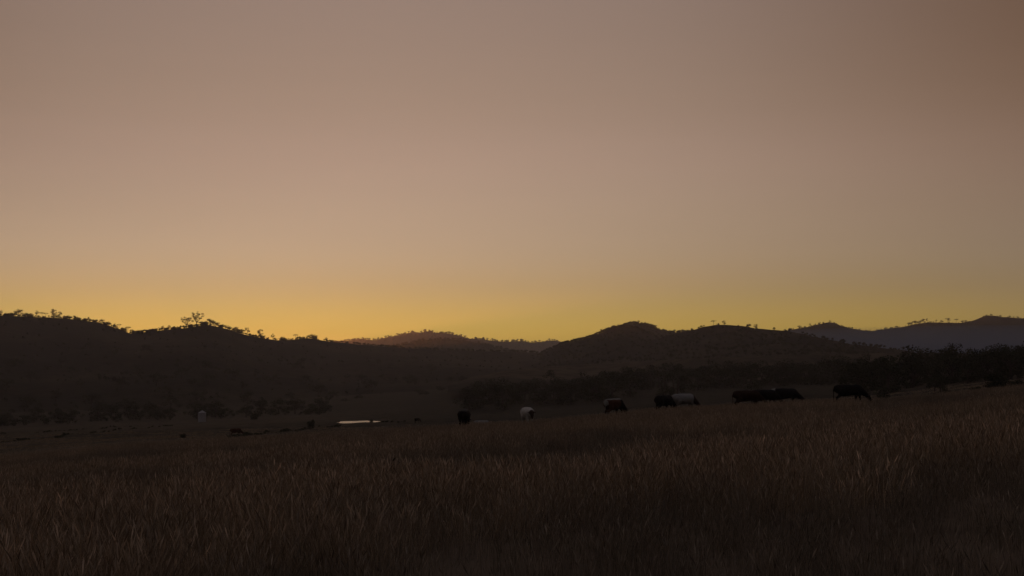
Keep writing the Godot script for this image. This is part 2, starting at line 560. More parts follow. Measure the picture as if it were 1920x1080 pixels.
func one_tree(kind: String) -> Array:
	var t := Buf.new()
	var c := Buf.new()
	var tone := Color(0.042, 0.047, 0.028)
	match kind:
		"gum":
			var lean := Vector3(rng.randf_range(-0.5, 0.5), 3.2, rng.randf_range(-0.5, 0.5))
			t.tube(Vector3(0, -0.6, 0), lean * 0.5, 0.34, 0.25, 7)
			t.tube(lean * 0.5, lean, 0.25, 0.2, 7)
			var n := rng.randi_range(6, 8)
			for i in n:
				var a := TAU * (i + rng.randf() * 0.6) / n
				var out := rng.randf_range(1.8, 3.8)
				var tip := lean + Vector3(cos(a) * out, rng.randf_range(0.2, 5.2) - out * 0.35, sin(a) * out)
				var mid := lean.lerp(tip, 0.5) + Vector3(0, 0.5, 0)
				t.tube(lean, mid, 0.14, 0.09, 5)
				t.tube(mid, tip, 0.09, 0.03, 4)
				clump(c, tip, Vector3(1.7, 1.35, 1.7), 150, 0.46, tone)
				clump(c, mid + Vector3(0, 0.9, 0), Vector3(1.3, 0.9, 1.3), 55, 0.42, tone)
			clump(c, lean + Vector3(0, 4.4, 0), Vector3(2.0, 1.3, 2.0), 130, 0.42, tone)
		"tall":
			var top := Vector3(rng.randf_range(-0.8, 0.8), 6.2, rng.randf_range(-0.8, 0.8))
			t.tube(Vector3(0, -0.6, 0), top * 0.5, 0.3, 0.2, 7)
			t.tube(top * 0.5, top, 0.2, 0.12, 6)
			for i in 7:
				var s := top * rng.randf_range(0.5, 1.0)
				var a := rng.randf() * TAU
				var tip := s + Vector3(cos(a) * 1.9, rng.randf_range(0.9, 2.6), sin(a) * 1.9)
				t.tube(s, tip, 0.09, 0.03, 5)
				clump(c, tip + Vector3(0, 0.3, 0), Vector3(1.2, 0.85, 1.2), 85, 0.4, tone)
			clump(c, top + Vector3(0, 2.3, 0), Vector3(1.4, 1.3, 1.4), 110, 0.4, tone)
		"umbrella":
			var top := Vector3(rng.randf_range(-0.4, 0.4), 6.3, 0.0)
			t.tube(Vector3(0, -0.6, 0), top, 0.24, 0.14, 6)
			for i in 6:
				var a := TAU * i / 6.0 + rng.randf()
				var tip := top + Vector3(cos(a) * 2.7, rng.randf_range(1.3, 2.4), sin(a) * 2.7)
				t.tube(top, tip, 0.1, 0.03, 4)
				clump(c, tip, Vector3(1.5, 0.6, 1.5), 70, 0.4, tone)
			clump(c, top + Vector3(0, 2.7, 0), Vector3(2.2, 0.7, 2.2), 90, 0.4, tone)
		"sparse":
			var foot := Vector3(0, -0.6, 0)
			var fork := Vector3(rng.randf_range(-0.3, 0.3), 2.6, 0)
			t.tube(foot, fork, 0.3, 0.22, 7)
			for i in 9:
				var a := TAU * i / 9.0 + rng.randf_range(-0.4, 0.4)
				var up := rng.randf_range(3.0, 6.6)
				var out := rng.randf_range(1.5, 3.4)
				var tip := fork + Vector3(cos(a) * out, up, sin(a) * out)
				var mid := fork.lerp(tip, 0.55) + Vector3(0, -0.5, 0)
				t.tube(fork, mid, 0.15, 0.09, 5)
				t.tube(mid, tip, 0.09, 0.03, 4)
				for k in 3:
					var q := mid.lerp(tip, rng.randf_range(0.3, 0.9))
					var e := q + rv() * 1.0 + Vector3(0, 0.6, 0)
					t.tube(q, e, 0.04, 0.02, 3)
					clump(c, e, Vector3(0.75, 0.5, 0.75), 26, 0.36, tone)
				clump(c, tip, Vector3(0.9, 0.6, 0.9), 45, 0.36, tone)
		"round":
			t.tube(Vector3(0, -0.6, 0), Vector3(0.1, 3.2, 0), 0.32, 0.24, 7)
			t.tube(Vector3(0.1, 3.2, 0), Vector3(0.1, 7.6, 0.1), 0.24, 0.06, 6)
			for i in 13:
				var y := 2.6 + 6.4 * i / 13.0
				var w := 2.5 * sin(PI * clampf((y - 1.4) / 8.6, 0.05, 1.0)) + 0.3
				var a := rng.randf() * TAU
				var tip := Vector3(cos(a) * w * 0.7, y, sin(a) * w * 0.7)
				t.tube(Vector3(0.1, y - 0.6, 0.05), tip, 0.07, 0.03, 4)
				clump(c, tip, Vector3(1.25, 1.0, 1.25), 95, 0.4, tone)
		"weed":
			for i in 11:
				var a := TAU * i / 11.0 + rng.randf() * 0.5
				var tip := Vector3(cos(a) * rng.randf_range(0.6, 3.2), rng.randf_range(4.5, 9.5), sin(a) * rng.randf_range(0.6, 3.2))
				t.tube(Vector3(0, -0.8, 0), tip, 0.09, 0.03, 4)
				for k in 5:
					clump(c, tip * rng.randf_range(0.45, 1.0), Vector3(0.5, 0.7, 0.5), 14, 0.5, tone)
		"shrub":
			for i in 7:
				var a := TAU * i / 7.0 + rng.randf() * 0.5
				var tip := Vector3(cos(a) * rng.randf_range(1.5, 3.6), rng.randf_range(3.0, 7.0), sin(a) * rng.randf_range(1.5, 3.6))
				t.tube(Vector3(0, -0.8, 0), tip, 0.2, 0.05, 5)
				clump(c, tip, Vector3(2.2, 1.9, 2.2), 110, 0.85, tone)
				clump(c, tip * Vector3(0.9, 0.35, 0.9), Vector3(2.2, 2.0, 2.2), 90, 0.85, tone)
	return [t.mesh(), c.mesh()]

func make_tree_kinds() -> void:
	for k in ["gum", "tall", "umbrella", "sparse", "round", "shrub", "weed"]:
		KINDS[k] = []
		for i in (4 if k in ["gum", "tall", "shrub"] else 2):
			KINDS[k].append(one_tree(k))

var tree_no := 0
func plant(kind: String, where: Vector3, tall: float, label: String, group := "", wide := 1.0, turn := -1.0) -> Node3D:
	tree_no += 1
	var list: Array = KINDS[kind]
	var pair: Array = list[tree_no % list.size()]
	var nm: String = {"gum": "gum_tree", "tall": "gum_tree", "umbrella": "umbrella_tree", "sparse": "gum_tree", "round": "round_tree", "shrub": "shrub", "weed": "weed"}[kind]
	var o := base(nm, where, hash01(tree_no * 7) * TAU if turn < 0.0 else turn)
	put("stem" if kind in ["shrub", "weed"] else "trunk", pair[0], M.bark, o)
	put("foliage" if kind in ["shrub", "weed"] else "crown", pair[1], M.leaf, o)
	var s := tall / 9.5
	o.scale = Vector3(s * wide, s, s * wide)
	tag(o, label, kind if kind in ["shrub", "weed"] else "tree", group)
	return o

func on_ground(x: float, r: float) -> Vector3:
	var az := azx(x)
	return polar(az, r, ground_h(az, r))

func crest(k: String, x: float, px: float, kind: String, label: String, group := "", wide := 1.0) -> void:
	var p := hill_at(k, x, 0.992)
	var small := px < 10.0
	plant(kind, p, px * (1.12 if small else 1.0) * Vector2(p.x, p.z).length() / FOC, label, group, wide * (1.3 if small else 1.2))

func plant_trees() -> void:
	# crest of the long ridge: x, height in picture units, kind
	var ga := "trees along the crest of the long ridge"
	for a in [[1, 11, "round"], [12, 6, "shrub"], [22, 7, "shrub"], [48, 8, "gum"], [56, 8, "shrub"], [69, 13, "tall"], [79, 9, "umbrella"], [86, 8, "umbrella"],
			[122, 6, "shrub"], [129, 7, "gum"], [140, 8, "gum"], [147, 6, "shrub"], [158, 5, "shrub"], [167, 8, "round"], [178, 6, "shrub"], [190, 9, "gum"], [197, 6, "shrub"], [204, 8, "gum"],
			[215, 8, "round"], [223, 10, "umbrella"], [232, 7, "shrub"], [240, 12, "umbrella"], [247, 8, "gum"], [253, 6, "shrub"], [262, 6, "shrub"], [270, 6, "gum"], [277, 5, "shrub"], [284, 6, "shrub"],
			[291, 6, "shrub"], [298, 6, "round"], [305, 8, "round"], [311, 5, "shrub"], [317, 8, "round"], [326, 5, "shrub"], [336, 5, "shrub"], [358, 7, "shrub"], [378, 9, "gum"], [384, 8, "shrub"],
			[407, 9, "gum"], [415, 7, "shrub"], [423, 8, "gum"], [430, 7, "gum"], [441, 11, "gum"], [447, 9, "shrub"], [454, 9, "gum"], [474, 4, "shrub"], [492, 6, "shrub"], [502, 4, "shrub"], [531, 7, "shrub"],
			[569, 4, "shrub"], [578, 6, "gum"], [585, 9, "gum"], [590, 7, "shrub"], [612, 7, "tall"], [622, 4, "shrub"], [650, 4, "shrub"], [668, 5, "gum"], [700, 5, "gum"], [742, 5, "gum"], [900, 5, "gum"], [986, 6, "gum"]]:
		var what: String = {"shrub": "low bush", "gum": "small gum", "round": "small round tree", "tall": "small upright tree", "umbrella": "small thin stemmed tree"}[a[2]]
		var spot := "at the broad tree's end of the long ridge crest" if a[0] < 95 else "on the crest sloping down from the close pair" if a[0] < 225 else "in the dip of the crest before the knoll" if a[0] < 345 else "on the knoll by the two large gums" if a[0] < 460 else "on the low saddle past the egg shaped tree" if a[0] < 640 else "on the spur running down to the valley gap"
		crest("A", a[0], a[1], a[2], what + " " + spot, ga, 1.25 if a[2] == "shrub" else 1.0)
	crest("A", 33, 15, "gum", "broad dark tree, the bulkiest on the left end of the long ridge crest", "", 1.1)
	crest("A", 101, 17, "round", "tall round crowned tree, larger of the close pair on the ridge crest")
	crest("A", 111, 13, "round", "round crowned tree, smaller of the close pair on the ridge crest")
	crest("A", 350, 22, "sparse", "spreading see-through gum, wider of two large trees on the ridge knoll", "", 1.15)
	crest("A", 368, 26, "sparse", "thin open gum, taller of two large trees on the ridge knoll", "", 1.0)
	crest("A", 393, 14, "gum", "dense dark tree on the very top of the ridge knoll", "", 1.1)
	crest("A", 401, 12, "gum", "dense low tree just below the top of the ridge knoll", "", 1.1)
	crest("A", 464, 15, "tall", "leaning tree with two leaf clumps on the falling right end of the knoll")
	crest("A", 488, 17, "round", "single egg shaped tree standing free on the falling ridge line")
	crest("A", 512, 12, "tall", "ragged single tree low on the ridge line past the egg shaped tree")
	crest("A", 554, 9, "umbrella", "tiny thin stemmed tree at the low saddle of the ridge line")
	crest("A", 1043, 13, "tall", "dark tree at the valley gap against the hazy brown mountain")
	# the other crests
	for a in [[1088, 5, "shrub"], [1110, 4, "shrub"], [1128, 7, "round"], [1141, 4, "shrub"], [1150, 5, "gum"], [1160, 5, "gum"], [1168, 4, "shrub"], [1136, 4, "gum"], [1100, 3, "shrub"]]:
		crest("D", a[0], a[1], a[2], "bush on the edge of the steep scrubby spur", "bushes on the steep spur", 1.3)
	for a in [[1175, 6, "gum"], [1184, 6, "gum"], [1189, 6, "gum"], [1196, 7, "round"], [1203, 4, "shrub"], [1209, 5, "gum"], [1217, 5, "gum"], [1227, 6, "gum"], [1235, 5, "round"], [1245, 3, "shrub"]]:
		crest("E", a[0], a[1], a[2], "bush on the knobbly summit behind the steep spur", "bushes on the knobbly summit", 1.3)
	crest("F", 1338, 9, "umbrella", "flat topped lone tree on a thin stem on the smooth round hill")
	crest("F", 1358, 8, "round", "small round lone tree at the top of the smooth round hill", "", 1.2)
	crest("F", 1417, 8, "round", "small round lone tree lower down the smooth round hill's skyline", "", 1.2)
	for a in [[1472, 4, "gum"], [1482, 4, "shrub"], [1499, 6, "gum"], [1509, 3, "shrub"], [1518, 6, "tall"], [1537, 4, "gum"], [1544, 3, "shrub"], [1556, 4, "gum"], [1661, 4, "gum"], [1670, 3, "shrub"], [1680, 4, "gum"], [1704, 6, "gum"],
			[1709, 6, "gum"], [1716, 7, "gum"], [1723, 6, "gum"], [1731, 8, "gum"], [1739, 7, "tall"], [1755, 5, "tall"], [1766, 5, "gum"], [1776, 8, "umbrella"], [1780, 8, "tall"], [1793, 7, "umbrella"], [1805, 5, "gum"], [1811, 4, "gum"], [1850, 3, "gum"], [1858, 4, "gum"], [1876, 4, "gum"], [1893, 4, "gum"], [1908, 4, "gum"]]:
		crest("G", a[0], a[1], a[2], "%s tree on the blue range, %s" % ["tiny" if a[1] < 5 else "small", "left of its pointed peak" if a[0] < 1600 else "on the step past the low gap" if a[0] < 1750 else "on the flat stretch of skyline" if a[0] < 1815 else "on the rounded highest swell"], "trees on the blue grey range")
	# dark belt of trees along the creek, in front of the pale bench
	for i in 62:
		var x := 870.0 + 770.0 * (i + hash01(i * 3 + 1) * 0.9) / 62.0
		var r := 560.0 + 190.0 * hash01(i * 5 + 2)
		plant("gum" if hash01(i * 11) < 0.7 else "tall", on_ground(x, r), lerpf(8.5, 13.5, hash01(i * 17 + 4)), "%s gum of the valley belt, %s row, above the %s" % ["tall" if hash01(i * 17 + 4) > 0.5 else "low", "front" if r < 655.0 else "back", "white cow" if x < 1060 else "line-backed cow" if x < 1210 else "grey roan cow" if x < 1350 else "three bunched cattle" if x < 1520 else "lone black cow"], "tree belt below the pale bench", 1.25)
	# nearer trees closing the right side
	for i in 30:
		var x := 1600.0 + 420.0 * (i + hash01(i * 3 + 9) * 0.9) / 30.0
		var r := 330.0 + 150.0 * hash01(i * 5 + 7)
		plant("gum", on_ground(x, r), lerpf(6.5, 9.8, hash01(i * 13 + 3)), "%s gum of the near thicket, %s" % ["tall" if hash01(i * 13 + 3) > 0.5 else "low", "next to the broad first clump" if x < 1740 else "beside the thicket's tallest gum" if x < 1840 else "under the highest swell of the blue range"], "near thicket of gums", 1.2)
	plant("gum", on_ground(1791, 420.0), 11.8, "tallest gum of the near thicket, its crown against the blue range", "", 1.1)
	plant("gum", on_ground(1705, 400.0), 12.6, "broad dark gum of the near thicket, first clump past the round hill", "", 1.35)
	plant("shrub", on_ground(1868, 205.0), 2.6, "low dark thicket bush at the edge of the dry grass slope", "", 1.3)
	for a in [[1752, 270, 4.0], [1762, 262, 3.0]]:
		plant("gum", on_ground(a[0], a[1]), a[2], "small gum on the dry slope just below the near thicket", "small gums on the dry slope", 1.1)
	for a in [[1656, 230, 1.6], [1676, 215, 1.0], [1728, 190, 1.0], [1775, 180, 1.1], [1830, 170, 1.0], [1886, 120, 0.7], [1904, 118, 0.6], [1790, 175, 0.8], [1905, 160, 1.2]]:
		plant("shrub", on_ground(a[0], a[1]), a[2], "low dark shrub on the dry slope at the paddock's upper edge", "shrubs on the dry slope", 1.5)
	# the wooded flank of the long ridge
	for i in 72:
		var x := -60.0 + 930.0 * (i + hash01(i * 3 + 5)) / 72.0
		var t := pow(hash01(i * 7 + 3), 1.6) * 0.62 + 0.02
		var p := hill_at("A", x, t)
		plant("gum" if hash01(i) < 0.75 else "tall", p, lerpf(6.0, 11.0, hash01(i * 19 + 1)), "%s gum %s on the ridge flank, %s" % ["tall" if hash01(i * 19 + 1) > 0.5 else "low", "high" if t > 0.28 else "midway" if t > 0.1 else "down", "under the close pair of round trees" if x < 190 else "under the knoll's two large gums" if x < 420 else "under the low saddle" if x < 640 else "behind the shining dam"], "trees on the flank of the long ridge", 1.2)
	for i in 16:
		var x := 620.0 * (i + hash01(i * 3 + 8)) / 16.0
		plant("gum", on_ground(x, 640.0 + 90.0 * hash01(i + 40)), lerpf(6.0, 9.0, hash01(i * 23)), "gum at the valley edge, %s" % ["far along from the pale tank" if x < 250 else "close about the pale tank" if x < 470 else "between the tank and the dam"], "trees at the valley edge", 1.2)
	plant("shrub", on_ground(584, 330.0), 2.4, "dark bush on the valley floor beside the shining dam", "", 0.8)
	plant("shrub", on_ground(697, 393.0), 1.3, "little clump of reeds cutting across the end of the dam", "", 0.9)
	plant("weed", on_ground(742, 27.0), 0.6, "dark branching weed standing alone low in the dry grass", "", 1.0)
	plant("shrub", on_ground(345, 206.0), 0.75, "small dark shrub alone on the valley edge below the tank", "", 1.3)
	plant("shrub", on_ground(463, 238.0), 0.9, "small dark shrub at the head of the red cow", "", 1.2)
	plant("shrub", on_ground(478, 540.0), 3.0, "dim bush on the valley floor between tank and dam")
	# far scrub: woods too many to count
	scatter("woods", 2600, ["B", "C", "E", "G"], 0.35, 1.0, 4.2, "far scrub woods covering the hazy mountain and blue range")
	scatter("scrub", 4200, ["A", "D", "F"], 0.03, 1.0, 2.8, "low scrub dotted over the nearer dark hills")

	var list := []
	for i in 62:
		for k in 5:
			var x := 870.0 + 770.0 * (i + hash01(i * 3 + 1) * 0.9) / 62.0 + rng.randf_range(-14.0, 14.0)
			list.append([on_ground(x, 560.0 + 190.0 * hash01(i * 5 + 2) + rng.randf_range(-9.0, 12.0)), rng.randf_range(1.2, 3.6)])
	for i in 30:
		for k in 5:
			var x := 1600.0 + 420.0 * (i + hash01(i * 3 + 9) * 0.9) / 30.0 + rng.randf_range(-12.0, 12.0)
			list.append([on_ground(x, 330.0 + 150.0 * hash01(i * 5 + 7) + rng.randf_range(-5.0, 8.0)), rng.randf_range(0.8, 2.4)])
	for i in 150:
		var x := rng.randf_range(-80.0, 620.0)
		list.append([on_ground(x, rng.randf_range(640.0, 760.0)), rng.randf_range(1.2, 3.5)])
	mass("undergrowth", list, "dark undergrowth filling in beneath the valley trees", "undergrowth")
	list = []
	for row in [[[-60, 250.0], [110, 285.0], [230, 370.0], [330, 470.0]], [[430, 190.0], [520, 270.0], [640, 345.0]], [[-60, 330.0], [120, 420.0], [250, 500.0]]]:
		for k in row.size() - 1:
			for i in 60:
				var t := rng.randf()
				list.append([on_ground(lerpf(row[k][0], row[k + 1][0], t), lerpf(row[k][1], row[k + 1][1], t) + rng.randf_range(-1.2, 1.2)), rng.randf_range(0.25, 0.65)])
	for i in 26:
		list.append([on_ground(rng.randf_range(712.0, 760.0), rng.randf_range(380.0, 400.0)), rng.randf_range(0.3, 0.7)])
	mass("reeds", list, "dark rushes lining the gullies of the valley floor", "reeds")

func clump_mesh() -> ArrayMesh:
	var b := Buf.new()
	b.tube(Vector3(0, -0.5, 0), Vector3(0, 0.5, 0), 0.05, 0.04, 3, Color(0.08, 0.07, 0.06))
	for i in 6:
		var p := rv() * 0.3
		clump(b, Vector3(p.x, 0.5 + p.y * 1.1, p.z), Vector3(0.3, 0.26, 0.3), 30, 0.17, Color(0.045, 0.05, 0.028))
	return b.mesh()

func mass(called: String, list: Array, label: String, category: String) -> void:
	var mm := MultiMesh.new()
	mm.transform_format = MultiMesh.TRANSFORM_3D
	mm.mesh = clump_mesh()
	mm.instance_count = list.size()
	for i in list.size():
		var s: float = list[i][1]
		mm.set_instance_transform(i, Transform3D(Basis(Vector3.UP, rng.randf() * TAU).scaled(Vector3(s * 1.5, s, s * 1.5)), list[i][0]))
	var o := MultiMeshInstance3D.new()
	o.name = numbered(called)
	o.multimesh = mm
	o.material_override = M.leaf
	add_child(o, true)
	tag(o, label, category, "", "stuff")

func scatter(called: String, n: int, ks: Array, t0: float, t1: float, tall: float, label: String) -> void:
	var mm := MultiMesh.new()
	mm.transform_format = MultiMesh.TRANSFORM_3D
	mm.mesh = clump_mesh()
	var list := []
	for i in n:
		var k: String = ks[i % ks.size()]
		var pts: Array = H[k].pts
		var x := lerpf(pts[1][0], pts[-2][0], rng.randf())
		var t := lerpf(t0, t1, rng.randf())
		if called == "woods" and rng.randf() < 0.45: t = rng.randf_range(0.96, 1.0)
		if called == "scrub" and k != "F" and rng.randf() < 0.5: t = rng.randf_range(0.985, 1.0)
		var p := hill_at(k, x, t)
		var s := tall * rng.randf_range(0.6, 1.35) * (1.7 if k == "B" else 0.65 if k == "G" else 1.0)
		list.append(Transform3D(Basis(Vector3.UP, rng.randf() * TAU).scaled(Vector3(s * 1.15, s, s * 1.15)), p))
	mm.instance_count = list.size()
	for i in list.size(): mm.set_instance_transform(i, list[i])
	var o := MultiMeshInstance3D.new()
	o.name = numbered(called)
	o.multimesh = mm
	o.material_override = M.leaf
	add_child(o, true)
	tag(o, label, "woods" if called == "woods" else "scrub", "", "stuff")

# ---------------------------------------------------------------- tank
func make_tank() -> void:
	var p := on_ground(380, 545.0)
	var o := base("water_tank", p, 0.4)
	tag(o, "pale grey upright water tank with low conical roof at the valley edge", "tank")
	var st := SurfaceTool.new()
	st.begin(Mesh.PRIMITIVE_TRIANGLES)
	var prof := []
	for i in 41:
		var y := -0.3 + 3.7 * i / 40.0
		prof.append(Vector2(1.45 + (0.025 if i % 2 else 0.0), y))
	lathe(st, prof, 28)
	put("wall", st.commit(), M.iron, o)
	st = SurfaceTool.new()
	st.begin(Mesh.PRIMITIVE_TRIANGLES)
	lathe(st, [Vector2(1.53, 3.36), Vector2(1.55, 3.42), Vector2(0.35, 4.05), Vector2(0.3, 4.12), Vector2(0.0, 4.14)], 28)
	var roof := put("roof", st.commit(), M.iron, o)
	st = SurfaceTool.new()
	st.begin(Mesh.PRIMITIVE_TRIANGLES)
	lathe(st, [Vector2(0.26, 4.1), Vector2(0.26, 4.25), Vector2(0.2, 4.3), Vector2(0.0, 4.31)], 12)
	put("hatch", st.commit(), M.iron, roof)
	var b := Buf.new()
	b.tube(Vector3(1.56, -0.2, 0), Vector3(1.56, 3.5, 0), 0.05, 0.05, 8)
	b.tube(Vector3(1.56, 3.5, 0), Vector3(1.2, 3.66, 0), 0.05, 0.05, 8)
	put("pipe", b.mesh(), M.pipe, o)

func lathe(st: SurfaceTool, prof: Array, sides: int) -> void:
	for k in prof.size() - 1:
		var a: Vector2 = prof[k]
		var b: Vector2 = prof[k + 1]
		var sl := Vector2(b.y - a.y, a.x - b.x).normalized()
		for i in sides:
			var u := TAU * i / sides
			var w := TAU * (i + 1) / sides
			var p := [Vector3(cos(u) * a.x, a.y, sin(u) * a.x), Vector3(cos(u) * b.x, b.y, sin(u) * b.x), Vector3(cos(w) * b.x, b.y, sin(w) * b.x), Vector3(cos(w) * a.x, a.y, sin(w) * a.x)]
			var nn := [Vector3(cos(u) * sl.x, sl.y, sin(u) * sl.x), Vector3(cos(w) * sl.x, sl.y, sin(w) * sl.x)]
			for q in [[0, 0], [2, 1], [1, 0], [0, 0], [3, 1], [2, 1]]:
				st.set_normal(nn[q[1]])
				st.add_vertex(p[q[0]])

# ---------------------------------------------------------------- cattle
const CELL := 0.034
const SHARP := 34.0

func cow_bones(grazing: bool, stride: float) -> Array:
	var b := []
	# trunk
	b.append([Vector3(-0.80, 1.03, 0), Vector3(-0.15, 0.95, 0), 0.27, 0.365])
	b.append([Vector3(-0.15, 0.95, 0), Vector3(0.50, 0.96, 0), 0.365, 0.31])
	b.append([Vector3(-0.78, 1.20, 0), Vector3(0.45, 1.19, 0), 0.11, 0.13])
	b.append([Vector3(0.45, 1.20, 0), Vector3(0.56, 1.17, 0), 0.12, 0.12])
	b.append([Vector3(0.55, 0.80, 0), Vector3(0.70, 0.78, 0), 0.17, 0.13])
	b.append([Vector3(-0.45, 0.66, 0), Vector3(-0.38, 0.64, 0), 0.11, 0.10])
	for s in [-1.0, 1.0]:
		b.append([Vector3(-0.66, 1.17, 0.17 * s), Vector3(-0.93, 1.10, 0.10 * s), 0.12, 0.10])
		# fore leg
		var f: float = stride * s
		b.append([Vector3(0.50, 0.95, 0.17 * s), Vector3(0.52 + f * 0.4, 0.66, 0.17 * s), 0.17, 0.095])
		b.append([Vector3(0.52 + f * 0.4, 0.66, 0.17 * s), Vector3(0.54 + f * 0.8, 0.42, 0.16 * s), 0.095, 0.06])
		b.append([Vector3(0.54 + f * 0.8, 0.42, 0.16 * s), Vector3(0.53 + f, 0.11, 0.16 * s), 0.055, 0.042])
		b.append([Vector3(0.53 + f, 0.11, 0.16 * s), Vector3(0.57 + f, 0.04, 0.16 * s), 0.048, 0.055])
		# hind leg: thigh, hock behind, upright shank
		var g: float = -stride * s
		b.append([Vector3(-0.76, 0.98, 0.17 * s), Vector3(-0.58 + g * 0.4, 0.72, 0.20 * s), 0.20, 0.13])
		b.append([Vector3(-0.58 + g * 0.4, 0.72, 0.20 * s), Vector3(-0.85 + g * 0.8, 0.45, 0.17 * s), 0.12, 0.058])
		b.append([Vector3(-0.85 + g * 0.8, 0.45, 0.17 * s), Vector3(-0.79 + g, 0.11, 0.17 * s), 0.056, 0.042])
		b.append([Vector3(-0.79 + g, 0.11, 0.17 * s), Vector3(-0.74 + g, 0.04, 0.17 * s), 0.048, 0.055])
	# tail
	b.append([Vector3(-0.98, 1.20, 0), Vector3(-1.10, 0.95, 0.02), 0.045, 0.03])
	b.append([Vector3(-1.10, 0.95, 0.02), Vector3(-1.10, 0.55, 0.03), 0.03, 0.026])
	# neck, head, ears
	var poll := Vector3(1.20, 0.56, 0.03) if grazing else Vector3(1.20, 1.00, 0.04)
	var nose := Vector3(1.40, 0.17, 0.05) if grazing else Vector3(1.46, 0.66, 0.08)
	b.append([Vector3(0.60, 1.05, 0), poll.lerp(Vector3(0.60, 1.05, 0), 0.4), 0.24, 0.165])
	b.append([poll.lerp(Vector3(0.60, 1.05, 0), 0.4), poll, 0.165, 0.115])
	b.append([poll, poll.lerp(nose, 0.5), 0.12, 0.10])
	b.append([poll.lerp(nose, 0.5), nose, 0.10, 0.082])
	for s in [-1.0, 1.0]:
		b.append([poll + Vector3(-0.02, 0.05, 0.09 * s), poll + Vector3(-0.08, 0.02, 0.27 * s), 0.045, 0.03])
	return b

func cow_mesh(bones: Array) -> Array:
	# field of tapered capsules joined smoothly, then surface nets
	var lo := Vector3(-1.32, -0.08, -0.55)
	var size := Vector3i(int(3.15 / CELL), int(1.75 / CELL), int(1.1 / CELL))
	var nxy := size.x * size.y
	var f := PackedFloat32Array()
	f.resize(nxy * size.z)
	for bn in bones:
		var a: Vector3 = bn[0]
		var b: Vector3 = bn[1]
		var ra: float = bn[2]
		var rb: float = bn[3]
		var ab := b - a
		var inv := 1.0 / maxf(ab.length_squared(), 1e-6)
		var reach := maxf(ra, rb) + 0.12
		var mn := ((a.min(b) - lo - Vector3.ONE * reach) / CELL).floor()
		var mx := ((a.max(b) - lo + Vector3.ONE * reach) / CELL).ceil()
		for z in range(maxi(0, int(mn.z)), mini(size.z, int(mx.z) + 1)):
			for y in range(maxi(0, int(mn.y)), mini(size.y, int(mx.y) + 1)):
				for x in range(maxi(0, int(mn.x)), mini(size.x, int(mx.x) + 1)):
					var p := lo + Vector3(x, y, z) * CELL - a
					var t := clampf(p.dot(ab) * inv, 0.0, 1.0)
					var d := (p - ab * t).length() - lerpf(ra, rb, t)
					if d < 0.12:
						f[z * nxy + y * size.x + x] += exp(-SHARP * d)
	for i in f.size():
		f[i] = -log(maxf(f[i], 0.003)) / SHARP
	var verts := PackedVector3Array()
	var nors := PackedVector3Array()
	var ids := {}
	var off := [0, 1, size.x, size.x + 1, nxy, nxy + 1, nxy + size.x, nxy + size.x + 1]
	var cor := [Vector3(0, 0, 0), Vector3(1, 0, 0), Vector3(0, 1, 0), Vector3(1, 1, 0), Vector3(0, 0, 1), Vector3(1, 0, 1), Vector3(0, 1, 1), Vector3(1, 1, 1)]
	var edges := [[0, 1], [2, 3], [4, 5], [6, 7], [0, 2], [1, 3], [4, 6], [5, 7], [0, 4], [1, 5], [2, 6], [3, 7]]
	for z in size.z - 1:
		for y in size.y - 1:
			for x in size.x - 1:
				var at := z * nxy + y * size.x + x
				var m := 0
				for k in 8:
					if f[at + off[k]] < 0.0: m += 1
				if m == 0 or m == 8: continue
				var s := Vector3.ZERO
				var n := 0
				for e in edges:
					var va := f[at + off[e[0]]]
					var vb := f[at + off[e[1]]]
					if (va < 0.0) != (vb < 0.0):
						s += cor[e[0]].lerp(cor[e[1]], va / (va - vb))
						n += 1
				ids[at] = verts.size()
				verts.append(lo + (Vector3(x, y, z) + s / n) * CELL)
				var g := Vector3(f[at + 1] + f[at + size.x + 1] + f[at + nxy + 1] - f[at] - f[at + size.x] - f[at + nxy],
					f[at + size.x] + f[at + size.x + 1] + f[at + nxy + size.x] - f[at] - f[at + 1] - f[at + nxy],
					f[at + nxy] + f[at + nxy + 1] + f[at + nxy + size.x] - f[at] - f[at + 1] - f[at + size.x])
				nors.append(g.normalized())
	var idx := PackedInt32Array()
	for at in ids:
		var inside := f[at] < 0.0
		for ax in 3:
			var st: int = [1, size.x, nxy][ax]
			if (f[at + st] < 0.0) == inside: continue
			var u: int = [size.x, nxy, 1][ax]
			var w: int = [nxy, 1, size.x][ax]
			if not (ids.has(at - u) and ids.has(at - w) and ids.has(at - u - w)): continue
			var q := [ids[at], ids[at - u], ids[at - u - w], ids[at - w]]
			if inside: q.reverse()
			idx.append_array([q[0], q[1], q[2], q[0], q[2], q[3]])
	return [verts, nors, idx]

